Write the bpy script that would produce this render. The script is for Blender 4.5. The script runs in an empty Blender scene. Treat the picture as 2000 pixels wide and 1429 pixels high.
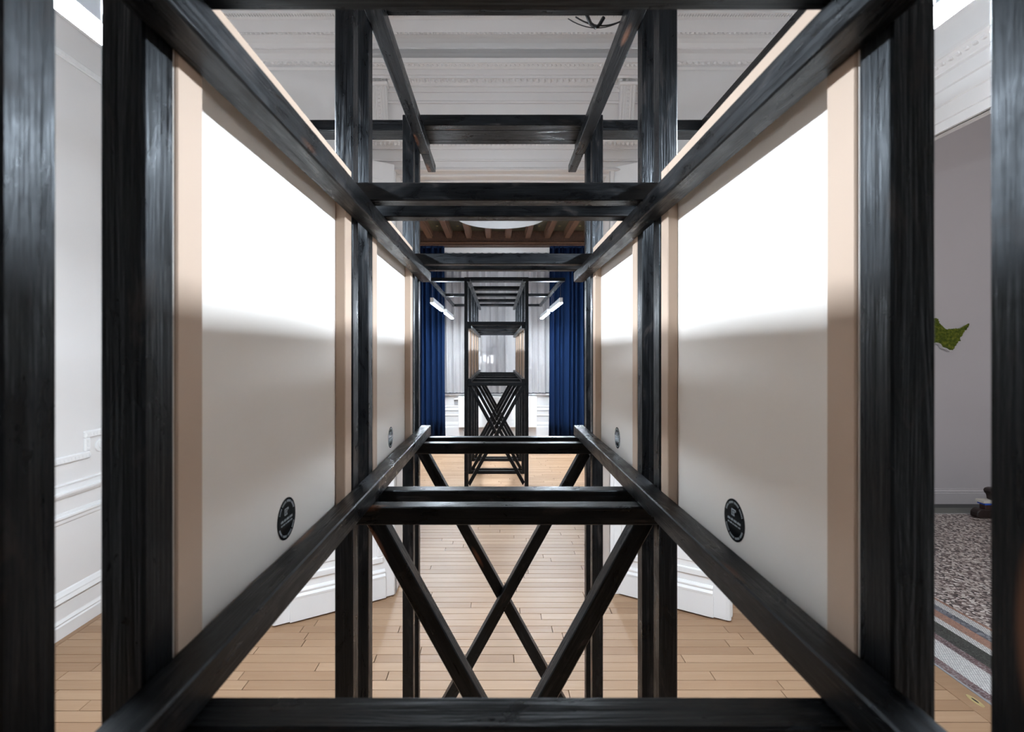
import bpy, bmesh, math, random
from mathutils import Vector, Matrix

random.seed(7)
sc = bpy.context.scene
COL = sc.collection

# ------------------------------------------------------------------ camera
EYE = 1.98                                   # eye height above the floor
cam_d = bpy.data.cameras.new('camera')
cam = bpy.data.objects.new('camera', cam_d); COL.objects.link(cam)
cam.location = (0, 0, EYE)
cam.rotation_euler = (math.pi / 2, 0, 0)
cam_d.sensor_width = 36.0
cam_d.lens = 940 / 2000 * 36.0
cam_d.shift_x = (1000 - 972.5) / 2000
cam_d.shift_y = -(714.5 - 690.5) / 2000
cam_d.clip_start = 0.02
cam_d.clip_end = 200
cam_d.dof.use_dof = True
cam_d.dof.focus_distance = 2.6
cam_d.dof.aperture_fstop = 4.5
sc.camera = cam

# ------------------------------------------------------------------ world, exposure
world = bpy.data.worlds.new('world'); sc.world = world
world.use_nodes = True
bg = world.node_tree.nodes['Background']
bg.inputs[0].default_value = (0.35, 0.5, 0.9, 1)     # late dusk outside the windows
bg.inputs[1].default_value = 0.12
sc.view_settings.view_transform = 'Standard'
sc.view_settings.look = 'None'
sc.view_settings.gamma = 1
sc.view_settings.use_curve_mapping = False
sc.view_settings.exposure = 2.62
try:
    sc.cycles.use_denoising = True
    sc.cycles.max_bounces = 8
    sc.cycles.diffuse_bounces = 5
    sc.cycles.use_adaptive_sampling = True
    sc.cycles.adaptive_threshold = 0.02
    sc.cycles.glossy_bounces = 4
    sc.cycles.transparent_max_bounces = 12
    sc.cycles.sample_clamp_indirect = 6
    sc.cycles.caustics_reflective = False
    sc.cycles.caustics_refractive = False
except Exception:
    pass
TUBE = 86.0           # emission strength of the linear lamps
HALL_FILL = 15.0           # emission of the unseen globe lamp added to brighten the hall
TUBE_COL = (0.80, 0.90, 1.0)

# ------------------------------------------------------------------ helpers
def link(o, parent=None):
    COL.objects.link(o)
    if parent is not None:
        o.parent = parent
    return o

def mesh_obj(name, me, mat=None, parent=None, loc=None):
    o = bpy.data.objects.new(name, me)
    if mat is not None and not me.materials:
        me.materials.append(mat)
    if loc is not None:
        o.location = loc
    return link(o, parent)

def empty(name, loc=(0, 0, 0)):
    o = bpy.data.objects.new(name, None)
    o.empty_display_size = 0.1
    o.location = loc
    return link(o)

def tag(o, label=None, cat=None, group=None, kind=None):
    if label: o['label'] = label
    if cat: o['category'] = cat
    if group: o['group'] = group
    if kind: o['kind'] = kind
    return o

class MB:
    """collects vertices and faces of one mesh"""
    def __init__(s): s.v = []; s.f = []
    def box(s, x0, x1, y0, y1, z0, z1):
        n = len(s.v)
        s.v += [(x, y, z) for x in (x0, x1) for y in (y0, y1) for z in (z0, z1)]
        s.f += [tuple(n + i for i in q) for q in
                ((0, 1, 3, 2), (4, 6, 7, 5), (0, 4, 5, 1), (2, 3, 7, 6), (0, 2, 6, 4), (1, 5, 7, 3))]
        return s
    def prism(s, poly, axis, a, b):
        """extrude a closed 2-D polygon along an axis; poly in the two other axes (cyclic xyz order kept ascending)"""
        n = len(s.v); k = len(poly)
        for t in (a, b):
            for p, q in poly:
                s.v.append({'x': (t, p, q), 'y': (p, t, q), 'z': (p, q, t)}[axis])
        for i in range(k):
            j = (i + 1) % k
            s.f.append((n + i, n + j, n + k + j, n + k + i))
        s.f.append(tuple(n + i for i in range(k)))
        s.f.append(tuple(n + k + i for i in reversed(range(k))))
        return s
    def tube(s, pts, r, seg=8):
        pts = [Vector(p) for p in pts]; n0 = len(s.v); k = len(pts)
        for i, p in enumerate(pts):
            d = (pts[min(i + 1, k - 1)] - pts[max(i - 1, 0)]).normalized()
            up = Vector((0, 0, 1)) if abs(d.z) < .9 else Vector((1, 0, 0))
            a = d.cross(up).normalized(); b = d.cross(a).normalized()
            for j in range(seg):
                t = 2 * math.pi * j / seg
                s.v.append(tuple(p + a * math.cos(t) * r + b * math.sin(t) * r))
        for i in range(k - 1):
            for j in range(seg):
                j2 = (j + 1) % seg
                s.f.append((n0 + i * seg + j, n0 + i * seg + j2, n0 + (i + 1) * seg + j2, n0 + (i + 1) * seg + j))
        s.f.append(tuple(n0 + j for j in reversed(range(seg))))
        s.f.append(tuple(n0 + (k - 1) * seg + j for j in range(seg)))
        return s
    def disc(s, c, axis, r, t, seg=48):
        poly = [(c[0] + r * math.cos(2 * math.pi * i / seg), c[1] + r * math.sin(2 * math.pi * i / seg)) for i in range(seg)]
        return s.prism(poly, axis, t[0], t[1])
    def mesh(s, name, bevel=0, smooth=False, seg=1):
        me = bpy.data.meshes.new(name)
        me.from_pydata(s.v, [], s.f)
        bm = bmesh.new(); bm.from_mesh(me)
        bmesh.ops.recalc_face_normals(bm, faces=bm.faces)
        if bevel:
            bmesh.ops.bevel(bm, geom=[e for e in bm.edges if e.is_manifold and e.calc_face_angle(0) > .5],
                            offset=bevel, segments=seg, affect='EDGES', profile=.5)
        bm.to_mesh(me); bm.free()
        if smooth:
            for p in me.polygons: p.use_smooth = True
        return me
    def build(s, name, mat, parent=None, bevel=0, smooth=False, seg=1, loc=None):
        return mesh_obj(name, s.mesh(name, bevel, smooth, seg), mat, parent, loc)

# ------------------------------------------------------------------ materials
def new_mat(name):
    m = bpy.data.materials.new(name); m.use_nodes = True
    nt = m.node_tree; b = nt.nodes['Principled BSDF']
    return m, nt, b

def N(nt, kind, **kw):
    n = nt.nodes.new(kind)
    for k, v in kw.items(): setattr(n, k, v)
    return n

def mix(nt, fac, a, b):
    m = N(nt, 'ShaderNodeMix', data_type='RGBA')
    for sock, val in ((0, fac), (6, a), (7, b)):
        if isinstance(val, (int, float)): m.inputs[sock].default_value = val
        elif isinstance(val, tuple): m.inputs[sock].default_value = val if len(val) == 4 else (*val, 1)
        else: nt.links.new(val, m.inputs[sock])
    return m.outputs[2]

def ramp(nt, fac, stops):
    r = N(nt, 'ShaderNodeValToRGB')
    e = r.color_ramp.elements
    while len(e) < len(stops): e.new(.5)
    for i, (p, c) in enumerate(stops):
        e[i].position = p
        e[i].color = (*c, 1) if isinstance(c, tuple) else (c, c, c, 1)
    nt.links.new(fac, r.inputs[0])
    return r.outputs[0]

def coords(nt, scale, rnd=True):
    tc = N(nt, 'ShaderNodeTexCoord'); mp = N(nt, 'ShaderNodeMapping')
    mp.inputs['Scale'].default_value = scale
    src = tc.outputs['Object']
    if rnd:
        oi = N(nt, 'ShaderNodeObjectInfo')
        ml = N(nt, 'ShaderNodeVectorMath', operation='MULTIPLY')
        cb = N(nt, 'ShaderNodeCombineXYZ')
        for i in range(3): nt.links.new(oi.outputs['Random'], cb.inputs[i])
        nt.links.new(cb.outputs[0], ml.inputs[0]); ml.inputs[1].default_value = (37.1, 17.3, 53.9)
        ad = N(nt, 'ShaderNodeVectorMath', operation='ADD')
        nt.links.new(src, ad.inputs[0]); nt.links.new(ml.outputs[0], ad.inputs[1])
        src = ad.outputs[0]
    nt.links.new(src, mp.inputs[0])
    return mp.outputs[0]

def noise(nt, vec, scale=1, detail=4, rough=.55, dist=0):
    n = N(nt, 'ShaderNodeTexNoise')
    nt.links.new(vec, n.inputs['Vector'])
    n.inputs['Scale'].default_value = scale; n.inputs['Detail'].default_value = detail
    n.inputs['Roughness'].default_value = rough; n.inputs['Distortion'].default_value = dist
    return n.outputs[0]

def bump(nt, b, h, strength=.3, dist=.002):
    bp = N(nt, 'ShaderNodeBump')
    bp.inputs['Strength'].default_value = strength; bp.inputs['Distance'].default_value = dist
    nt.links.new(h, bp.inputs['Height']); nt.links.new(bp.outputs[0], b.inputs['Normal'])

def plain(name, col, rough=.6, spec=.5, metal=0, var=.0, bscale=0, bstr=0):
    m, nt, b = new_mat(name)
    b.inputs['Base Color'].default_value = (*col, 1)
    b.inputs['Roughness'].default_value = rough
    b.inputs['Metallic'].default_value = metal
    b.inputs['Specular IOR Level'].default_value = spec
    v = coords(nt, (1, 1, 1), False)
    nz = noise(nt, v, 3.0, 3)
    c = mix(nt, nz, tuple(x * (1 - var) for x in col), tuple(min(1, x * (1 + var)) for x in col))
    nt.links.new(c, b.inputs['Base Color'])
    if bscale:
        bump(nt, b, noise(nt, v, bscale, 3), bstr, .002)
    return m

def mat_black_wood():
    m, nt, b = new_mat('black_stained_timber')
    v = coords(nt, (1, 1, 1))
    vg = coords(nt, (2.2, 55, 55))
    vf = coords(nt, (6, 260, 260))
    warp = noise(nt, v, 5, 2)
    grain = noise(nt, vg, 1, 5, .6, 1.2)
    fine = noise(nt, vf, 1, 2, .6)
    blot = noise(nt, coords(nt, (7, 20, 20)), 1, 5, .65, .8)
    base = ramp(nt, grain, [(.3, (.0012, .0012, .0014)), (.55, (.0024, .0025, .0029)), (.75, (.007, .0068, .0072))])
    # worn brown patches where the stain is thin
    brown = ramp(nt, blot, [(.57, 0.0), (.70, .8)])
    c = mix(nt, brown, base, (.024, .0185, .0160))
    # bare knots
    vo = N(nt, 'ShaderNodeTexVoronoi'); nt.links.new(coords(nt, (1.6, 9, 9)), vo.inputs['Vector'])
    vo.inputs['Scale'].default_value = 1.0
    vo.inputs['Randomness'].default_value = 1.0
    knot = ramp(nt, vo.outputs['Distance'], [(.07, 1.0), (.125, 0.0)])
    c2 = mix(nt, knot, c, (.12, .052, .028))
    nt.links.new(c2, b.inputs['Base Color'])
    r = ramp(nt, blot, [(.34, .22), (.68, .52)])
    nt.links.new(r, b.inputs['Roughness'])
    b.inputs['Specular IOR Level'].default_value = .25
    b.inputs['Specular Tint'].default_value = (.84, .92, 1.0, 1)
    mx = N(nt, 'ShaderNodeMath', operation='MULTIPLY_ADD')
    nt.links.new(fine, mx.inputs[0]); mx.inputs[1].default_value = .35; nt.links.new(grain, mx.inputs[2])
    mx2 = N(nt, 'ShaderNodeMath', operation='MULTIPLY_ADD')
    nt.links.new(blot, mx2.inputs[0]); mx2.inputs[1].default_value = .5; nt.links.new(mx.outputs[0], mx2.inputs[2])
    bump(nt, b, mx2.outputs[0], .75, .0030)
    return m

def mat_floor():
    m, nt, b = new_mat('oak_plank')
    oi = N(nt, 'ShaderNodeObjectInfo'); ge = N(nt, 'ShaderNodeNewGeometry')
    ad = N(nt, 'ShaderNodeMath', operation='ADD')
    nt.links.new(oi.outputs['Random'], ad.inputs[0]); nt.links.new(ge.outputs['Random Per Island'], ad.inputs[1])
    fr = N(nt, 'ShaderNodeMath', operation='FRACT'); nt.links.new(ad.outputs[0], fr.inputs[0])
    tc = N(nt, 'ShaderNodeTexCoord')
    cb = N(nt, 'ShaderNodeCombineXYZ')
    for i in range(3): nt.links.new(fr.outputs[0], cb.inputs[i])
    ml = N(nt, 'ShaderNodeVectorMath', operation='MULTIPLY_ADD')
    nt.links.new(cb.outputs[0], ml.inputs[0]); ml.inputs[1].default_value = (31, 17, 9)
    nt.links.new(tc.outputs['Object'], ml.inputs[2])
    mp = N(nt, 'ShaderNodeMapping'); nt.links.new(ml.outputs[0], mp.inputs[0])
    mp.inputs['Scale'].default_value = (2.5, 40, 40)
    g = noise(nt, mp.outputs[0], 1, 5, .6, .8)
    tone = ramp(nt, fr.outputs[0], [(0, (.30, .183, .107)), (.45, (.35, .222, .133)), (.8, (.395, .258, .160)), (1, (.325, .200, .118))])
    dark = mix(nt, .2, tone, (.25, .13, .07))
    c = mix(nt, ramp(nt, g, [(.35, 0.0), (.7, 1.0)]), dark, tone)
    nt.links.new(c, b.inputs['Base Color'])
    b.inputs['Roughness'].default_value = .33
    nt.links.new(ramp(nt, g, [(.3, .52), (.7, .40)]), b.inputs['Roughness'])
    b.inputs['Specular IOR Level'].default_value = .34
    bump(nt, b, g, .12, .001)
    return m

def mat_wood_ceiling(name, c0, c1):
    m, nt, b = new_mat(name)
    g = noise(nt, coords(nt, (30, 2, 30)), 1, 4)
    nt.links.new(ramp(nt, g, [(.3, c0), (.7, c1)]), b.inputs['Base Color'])
    b.inputs['Roughness'].default_value = .55
    bump(nt, b, g, .2, .003)
    return m

def mat_mosaic(name, c0, c1, scale, grout=(.10, .10, .11)):
    m, nt, b = new_mat(name)
    v = coords(nt, (1, 1, 1), False)
    vo = N(nt, 'ShaderNodeTexVoronoi'); nt.links.new(v, vo.inputs['Vector']); vo.inputs['Scale'].default_value = scale
    col = ramp(nt, vo.outputs['Color'], [(0.1, c0), (.9, c1)])
    e = N(nt, 'ShaderNodeTexVoronoi', feature='DISTANCE_TO_EDGE'); nt.links.new(v, e.inputs['Vector']); e.inputs['Scale'].default_value = scale
    k = ramp(nt, e.outputs['Distance'], [(.02, 1.0), (.08, 0.0)])
    nt.links.new(mix(nt, k, col, grout), b.inputs['Base Color'])
    b.inputs['Roughness'].default_value = .45
    return m

def mat_terrazzo():
    m, nt, b = new_mat('terrazzo')
    v = coords(nt, (1, 1, 1), False)
    vo = N(nt, 'ShaderNodeTexVoronoi'); nt.links.new(v, vo.inputs['Vector']); vo.inputs['Scale'].default_value = 52
    sx = N(nt, 'ShaderNodeSeparateColor'); nt.links.new(vo.outputs['Color'], sx.inputs[0])
    col = ramp(nt, sx.outputs[0], [(0, (.05, .045, .045)), (.3, (.14, .10, .095)), (.5, (.30, .24, .22)), (.72, (.52, .46, .42)), (1, (.72, .68, .64))])
    nt.links.new(col, b.inputs['Base Color'])
    b.inputs['Roughness'].default_value = .4
    return m

def mat_emit(name, col, strength):
    m, nt, b = new_mat(name)
    b.inputs['Base Color'].default_value = (.9, .9, .9, 1)
    b.inputs['Emission Color'].default_value = (*col, 1)
    b.inputs['Emission Strength'].default_value = strength
    return m

def mat_sheer():
    m, nt, b = new_mat('sheer_curtain_fabric')
    out = nt.nodes['Material Output']
    v = coords(nt, (1, 1, .05), False)
    w = noise(nt, v, 9, 2)
    fine = noise(nt, coords(nt, (220, 1, 3), False), 1, 2)
    c = mix(nt, w, (.36, .35, .35), (.62, .60, .60))
    c = mix(nt, .12, c, mix(nt, fine, (.3, .3, .3), (1, 1, 1)))
    d = N(nt, 'ShaderNodeBsdfDiffuse'); nt.links.new(c, d.inputs[0])
    t = N(nt, 'ShaderNodeBsdfTranslucent'); nt.links.new(c, t.inputs[0])
    tr = N(nt, 'ShaderNodeBsdfTransparent')
    a1 = N(nt, 'ShaderNodeMixShader'); a1.inputs[0].default_value = .2
    nt.links.new(d.outputs[0], a1.inputs[1]); nt.links.new(t.outputs[0], a1.inputs[2])
    a2 = N(nt, 'ShaderNodeMixShader'); a2.inputs[0].default_value = .16
    nt.links.new(a1.outputs[0], a2.inputs[1]); nt.links.new(tr.outputs[0], a2.inputs[2])
    nt.links.new(a2.outputs[0], out.inputs['Surface'])
    return m

def mat_velvet():
    m, nt, b = new_mat('blue_velvet')
    v = coords(nt, (6, 6, .6), False)
    c = mix(nt, noise(nt, v, 2, 4), (.0015, .0095, .038), (.0033, .018, .063))
    nt.links.new(c, b.inputs['Base Color'])
    b.inputs['Roughness'].default_value = .85
    b.inputs['Specular IOR Level'].default_value = .15
    b.inputs['Sheen Weight'].default_value = .08
    b.inputs['Sheen Tint'].default_value = (.15, .3, .8, 1)
    return m

def mat_moss():
    m, nt, b = new_mat('moss')
    v = coords(nt, (1, 1, 1), False)
    n1 = noise(nt, v, 30, 3); 
    nt.links.new(ramp(nt, n1, [(.3, (.05, .085, .006)), (.55, (.15, .19, .014)), (.75, (.28, .30, .04))]), b.inputs['Base Color'])
    b.inputs['Roughness'].default_value = .9
    bump(nt, b, noise(nt, v, 120, 2), .8, .01)
    return m

M = {}
M['black'] = mat_black_wood()
M['wall'] = plain('white_wall_paint', (.74, .725, .715), .6, .3, var=.012, bscale=60, bstr=.05)
M['trim'] = plain('white_gloss_paint', (.80, .80, .80), .38, .45, var=.01)
M['plaster'] = plain('white_plaster', (.72, .70, .69), .7, .3, var=.015)
M['hall'] = plain('grey_hall_paint', (.60, .58, .60), .6, .3, var=.015)
M['floor'] = mat_floor()
M['subfloor'] = plain('dark_joint', (.05, .03, .02), .9)
M['canvas'] = plain('white_canvas', (.83, .79, .745), .75, .2, var=.01, bscale=500, bstr=.06)
M['bar'] = plain('beige_stretcher_wood', (.53, .405, .315), .6, .3, var=.06)
M['sticker'] = plain('gloss_black_print', (.006, .007, .008), .18, .6)
M['print'] = plain('grey_white_print', (.42, .47, .50), .5)
M['tube'] = mat_emit('lamp_diffuser', TUBE_COL, TUBE)
M['alu'] = plain('grey_aluminium', (.45, .47, .5), .4, .5, .6)
M['cap'] = plain('white_plastic', (.85, .85, .85), .4)
M['wire'] = plain('steel_wire', (.25, .25, .27), .4, .5, .7)
M['cable'] = plain('black_cable', (.012, .011, .012), .45)
M['disc'] = plain('white_acrylic', (.42, .42, .42), .4)
M['joist'] = mat_wood_ceiling('brown_joist', (.062, .026, .012), (.11, .048, .022))
M['cboard'] = mat_wood_ceiling('dark_ceiling_board', (.030, .022, .010), (.06, .045, .018))
M['cbeam'] = mat_wood_ceiling('dark_brown_beam', (.035, .014, .007), (.075, .031, .015))
M['gilt'] = plain('dull_gilt', (.16, .12, .04), .5, .5, .3)
M['velvet'] = mat_velvet()
M['sheer'] = mat_sheer()
M['dark_edge'] = plain('dark_edge_fabric', (.05, .055, .07), .8)  # dark tone of the sheer curtain's bottom strip and scallops
M['radiator'] = plain('white_enamel', (.82, .83, .83), .3)
M['greymetal'] = plain('grey_metal', (.4, .4, .42), .5)  # even grey for convector, pipe, valve and socket box
M['glass'] = plain('dark_glass', (.02, .025, .035), .05, .8)
def mat_tesserae():
    m, nt, b = new_mat('white_mosaic')
    br = N(nt, 'ShaderNodeTexBrick'); nt.links.new(coords(nt, (1, 1, 1), False), br.inputs['Vector'])
    br.inputs['Color1'].default_value = (.80, .79, .77, 1); br.inputs['Color2'].default_value = (.62, .61, .60, 1)
    br.inputs['Mortar'].default_value = (.16, .16, .17, 1)
    br.inputs['Scale'].default_value = 1.0; br.inputs['Mortar Size'].default_value = .0016
    br.inputs['Brick Width'].default_value = .015; br.inputs['Row Height'].default_value = .013
    nt.links.new(br.outputs[0], b.inputs['Base Color']); b.inputs['Roughness'].default_value = .45
    return m
M['mwhite'] = mat_tesserae()
M['mblack'] = mat_mosaic('black_mosaic', (.012, .014, .012), (.05, .055, .05), 70, (.10, .10, .09))
M['mpurple'] = mat_mosaic('purple_marble', (.09, .05, .055), (.17, .10, .10), 40, (.3, .27, .27))
M['msalmon'] = mat_mosaic('salmon_mosaic', (.34, .18, .13), (.44, .25, .18), 60, (.25, .15, .12))
M['mgrey'] = mat_mosaic('blue_grey_marble', (.10, .11, .13), (.28, .29, .32), 30, (.08, .08, .10))
M['terrazzo'] = mat_terrazzo()
M['plinth'] = plain('dark_green_marble', (.02, .024, .022), .35)
M['band'] = plain('grey_green_marble', (.15, .16, .14), .4)
M['brass'] = plain('brass', (.48, .38, .18), .4, .5, .2)
M['moss'] = mat_moss()
M['darkwood'] = plain('dark_brown_wood', (.022, .011, .009), .35)
M['paper'] = plain('paper', (.75, .72, .66), .7)
M['bluecover'] = plain('blue_cover', (.02, .10, .55), .5)
M['globe'] = mat_emit('hall_fill_globe', (1, .97, .95), HALL_FILL)  # glow of the added hall lamp
M['litwin'] = mat_emit('lit_window', (1, .98, .95), .7)
M['night'] = plain('dim_facade', (.12, .13, .16), .9)

def W(x, y, z):            # point given relative to the eye
    return (x, y, z + EYE)

# ------------------------------------------------------------------ setting: floors
FL = -EYE
XL, XR = -3.06, 2.78          # near room side walls
YB, YF = -9.5, 4.0            # near room back / front wall faces
TH = 0.45                     # thickness of the wall between the rooms
YF2 = YF + TH
FXL, FXR, YW = -4.3, 2.70, 11.65   # far room
HEAD = 1.513                  # door head, above the eye
OPL, OPR = -.845, .928        # opening between the rooms
CEIL = 2.56

floor = empty('floor'); tag(floor, kind='structure')
MB().box(FXL, XR, YB, YW + .3, -.2, -.022).build('subfloor', M['subfloor'], floor)
PW = 0.0832
GAP = .0042
def plank_rows(y0, y1, xa, xb, seed):
    rnd = random.Random(seed)
    y = y0; k = 0
    while y < y1 - .01:
        x = xa - rnd.uniform(0, 1.1)
        while x < xb:
            L = rnd.choice((.7, .9, 1.1, 1.25, 1.4))
            a, b_ = max(x, xa), min(x + L, xb)
            if b_ - a > .04:
                yield (a, b_, y, min(y + PW, y1), rnd.uniform(-.0006, .0006))
            x += L
        y += PW; k += 1

def plank_mesh(L, D):
    m = MB().box(-L / 2 + GAP / 2, L / 2 - GAP / 2, -D / 2 + GAP / 2, D / 2 - GAP / 2, -.02, 0)
    return m.mesh('plank', bevel=.0012)
singles = list(plank_rows(4.085 - PW * 21, 4.085, XL + .07, XR - .135, 3)) + list(plank_rows(4.085, 4.085 + PW * 5, OPL, OPR, 11)) \
    + list(plank_rows(4.085 + PW * 5, 4.085 + PW * 29, -1.9, 2.0, 5))
cache = {}
for (a, b_, y, y1, dz) in singles:
    key = (round(b_ - a, 3), round(y1 - y, 4))
    if key not in cache: cache[key] = plank_mesh(*key)
    mesh_obj('plank', cache[key], M['floor'], floor, ((a + b_) / 2, (y + y1) / 2, dz))
def plank_mass(name, rows):
    m = MB()
    for (a, b_, y, y1, dz) in rows:
        m.box(a + GAP / 2, b_ - GAP / 2, y + GAP / 2, y1 - GAP / 2, -.02, dz)
    return tag(m.build(name, M['floor'], floor), kind='stuff')
yfar = 4.085 + PW * 29
plank_mass('plank_rows', list(plank_rows(YB, 4.085 - PW * 21, XL + .07, XR - .135, 8)) + list(plank_rows(yfar, YW, FXL, FXR, 9))
           + list(plank_rows(4.085 + PW * 5, yfar, FXL, -1.9, 21)) + list(plank_rows(4.085 + PW * 5, yfar, 2.0, FXR, 22)))
for (a, b_) in ((XL, XL + .07), (XR - .135, XR)):
    for i in range(9):
        y0 = YB + i * 1.65
        MB().box(a + .001, b_ - .001, y0 + .001, min(y0 + 1.65, 4.08) - .001, -.02, .0003).build('border_plank', M['floor'], floor, bevel=.001)

# hall floor beyond the right-hand opening
hall_floor = empty('floor'); tag(hall_floor, kind='structure')
bands = [(2.780, 2.795, 'alu', 'metal_edge'), (2.795, 2.857, 'mpurple', 'mosaic_band'), (2.857, 3.034, 'mwhite', 'mosaic_band'),
         (3.034, 3.097, 'mpurple', 'mosaic_band'), (3.097, 3.233, 'mblack', 'mosaic_band'), (3.233, 3.296, 'mwhite', 'mosaic_band'),
         (3.296, 3.382, 'msalmon', 'mosaic_band'), (3.382, 3.449, 'mgrey', 'mosaic_band'), (3.449, 3.520, 'mwhite', 'mosaic_band'),
         (3.520, 3.545, 'msalmon', 'mosaic_band')]
for (a, b_, mt, nm) in bands:
    MB().box(a, b_, -1.0, 5.5, -.03, .002).build(nm, M[mt], hall_floor)
MB().box(3.545, 9.0, -3, 5.94, -.03, .001).build('terrazzo_field', M['terrazzo'], hall_floor)
MB().box(2.6, 9.0, 5.94, 5.97, -.03, .002).build('mosaic_band', M['mwhite'], hall_floor)
MB().box(2.6, 9.0, 5.97, 6.19, -.03, .002).build('mosaic_band', M['band'], hall_floor)
MB().box(2.6, 9.0, 6.19, 6.36, -.03, .003).build('mosaic_band', M['plinth'], hall_floor)

# ------------------------------------------------------------------ setting: walls
def yz(y_px, d, Y0=YF):      # height above the floor of something seen at that row on the wall face, standing d proud
    return (690.5 - y_px) * (Y0 - d) / 940 + EYE

def sweep(name, prof, axis, a, b_, mat, parent, face, sign):
    """extrude a (proud, height) profile along a wall; face = wall coordinate, sign = direction of 'proud'"""
    poly = [(face + sign * d, z) for d, z in prof]
    poly = [(face - sign * .01, prof[0][1])] + poly + [(face - sign * .01, prof[-1][1])]
    return MB().prism(poly, axis, a, b_).build(name, mat, parent)

H = CEIL + EYE
wall_front = tag(MB().box(XL - .3, OPL, YF, YF2, 0, H + .3).build('wall_front', M['wall']), kind='structure')
wf2 = MB().box(OPR, XR + .02, YF, YF2, 0, H + .3).build('wall_side_piece', M['wall'], wall_front)
wf3 = MB().box(OPL, OPR, YF, YF2, HEAD + EYE, H + .3).build('wall_over_opening', M['wall'], wall_front)
# extension so that the far room is closed
MB().box(FXL - .3, XL - .3, YF, YF2, 0, H + .6).build('wall_side_piece', M['wall'], wall_front)
MB().box(XL - .3, FXR, YF + .02, YF2, H + .3, H + .6).build('wall_top_piece', M['wall'], wall_front)

# crown cornice of the near room: (proud, height) from measured rows
def crown_profile():
    pts = [(0, yz(137, 0)), (.012, yz(137, .012)), (.03, yz(131, .03)), (.03, yz(127, .03)), (.055, yz(120, .055)), (.06, yz(118, .06)),
           (.06, yz(117, .06)), (.075, yz(112, .075)), (.10, yz(104, .10)), (.14, yz(97, .14)), (.155, yz(95.5, .155)), (.155, yz(93, .155)),
           (.185, yz(84, .185)), (.225, yz(75, .225)), (.262, yz(68.5, .262)), (.275, yz(67, .275)), (.275, yz(63.5, .275)),
           (.29, yz(63, .29)), (.31, CEIL + EYE - .004), (.31, H + .05), (0, H + .05)]
    return pts
crown = crown_profile()
sweep('cornice', crown, 'x', XL, XR, M['plaster'], wall_front, YF, -1)

# over-door entablature
def od(y, d): return (d, yz(y, d))
entab = [od(335, 0), od(335, .015), od(333.5, .035), od(331, .045), od(328, .035), od(326, .018), od(315.5, .018), od(314, .032), od(311.5, .032), od(310.5, .024),
         od(292.5, .024), od(291, .042), od(288.5, .042), od(283, .06), od(276, .085), od(274, .09), od(270, .09), od(268, .02),
         od(203, .02), od(201, .042), od(198, .042), od(196, .03), od(181, .03), od(179.5, .05), od(170, .05), od(168.5, .072), od(166.5, .072),
         od(163, .085), od(154, .11), od(152.5, .15), od(147, .15), od(146, .165), od(135.5, .165), od(134.5, .18), od(131.5, .19), od(123.5, .225), od(122, .25),
         od(116, .25), (.25, yz(116, .25) + .012), (0, yz(116, .25) + .03)]
sweep('overdoor_entablature', entab, 'x', -1.15, 1.235, M['plaster'], wall_front, YF, -1)
# side casings of the opening
for (a, b_) in ((OPL - .17, OPL), (OPR, OPR + .17)):
    m = MB()
    m.box(a, b_, YF - .018, YF + .01, 0, yz(330, .02)); m.box(a + .0, a + .03, YF - .03, YF, 0, yz(330, .02)); m.box(b_ - .03, b_, YF - .03, YF, 0, yz(330, .02))
    m.box(a - .01, b_ + .0, YF - .04, YF, 0, .28)
    m.build('door_casing', M['trim'], wall_front, bevel=.004)
# soffit mouldings of the opening
m = MB()
for yy in (YF + .06, YF + .2, YF + .33):
    m.box(OPL, OPR, yy, yy + .03, HEAD + EYE - .012, HEAD + EYE + .01)
m.build('soffit_moulding', M['trim'], wall_front, bevel=.003)

# egg-and-dart and bead rows (too fine to pick apart)
def bumps(name, xs, y, z, w, d, h, parent, mat):
    m = MB()
    for x in xs:
        n = len(m.v)
        m.v += [(x - w / 2, y, z + h / 2), (x + w / 2, y, z + h / 2), (x + w / 2, y, z - h * .1), (x, y, z - h / 2), (x - w / 2, y, z - h * .1),
                (x - w * .22, y - d, z + h * .35), (x + w * .22, y - d, z + h * .35), (x, y - d, z - h * .2)]
        m.f += [(n, n + 1, n + 6, n + 5), (n + 1, n + 2, n + 7, n + 6), (n + 2, n + 3, n + 7), (n + 3, n + 4, n + 7), (n + 4, n, n + 5, n + 7), (n + 5, n + 6, n + 7)]
    me = bpy.data.meshes.new(name); me.from_pydata(m.v, [], m.f)
    o = mesh_obj(name, me, mat, parent)
    return tag(o, kind='stuff')
def frange(a, b_, s):
    out = []; x = a
    while x < b_: out.append(x); x += s
    return out
bumps('egg_and_dart_row', frange(-1.13, 1.22, .0485), YF - .10, yz(158.5, .10), .036, .022, .036, wall_front, M['plaster'])
bumps('leaf_row', frange(-1.13, 1.22, .036), YF - .207, yz(127.5, .207), .03, .014, .03, wall_front, M['plaster'])
bumps('egg_and_dart_row', frange(-1.13, 1.22, .036), YF - .068, yz(281, .068), .03, .016, .034, wall_front, M['plaster'])
bumps('dentil_row', frange(XL, XR, .036), YF - .278, yz(65, .278), .028, .012, .018, wall_front, M['plaster'])
bumps('leaf_row', frange(XL, XR, .05), YF - .045, yz(124, .045), .04, .012, .03, wall_front, M['plaster'])

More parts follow.
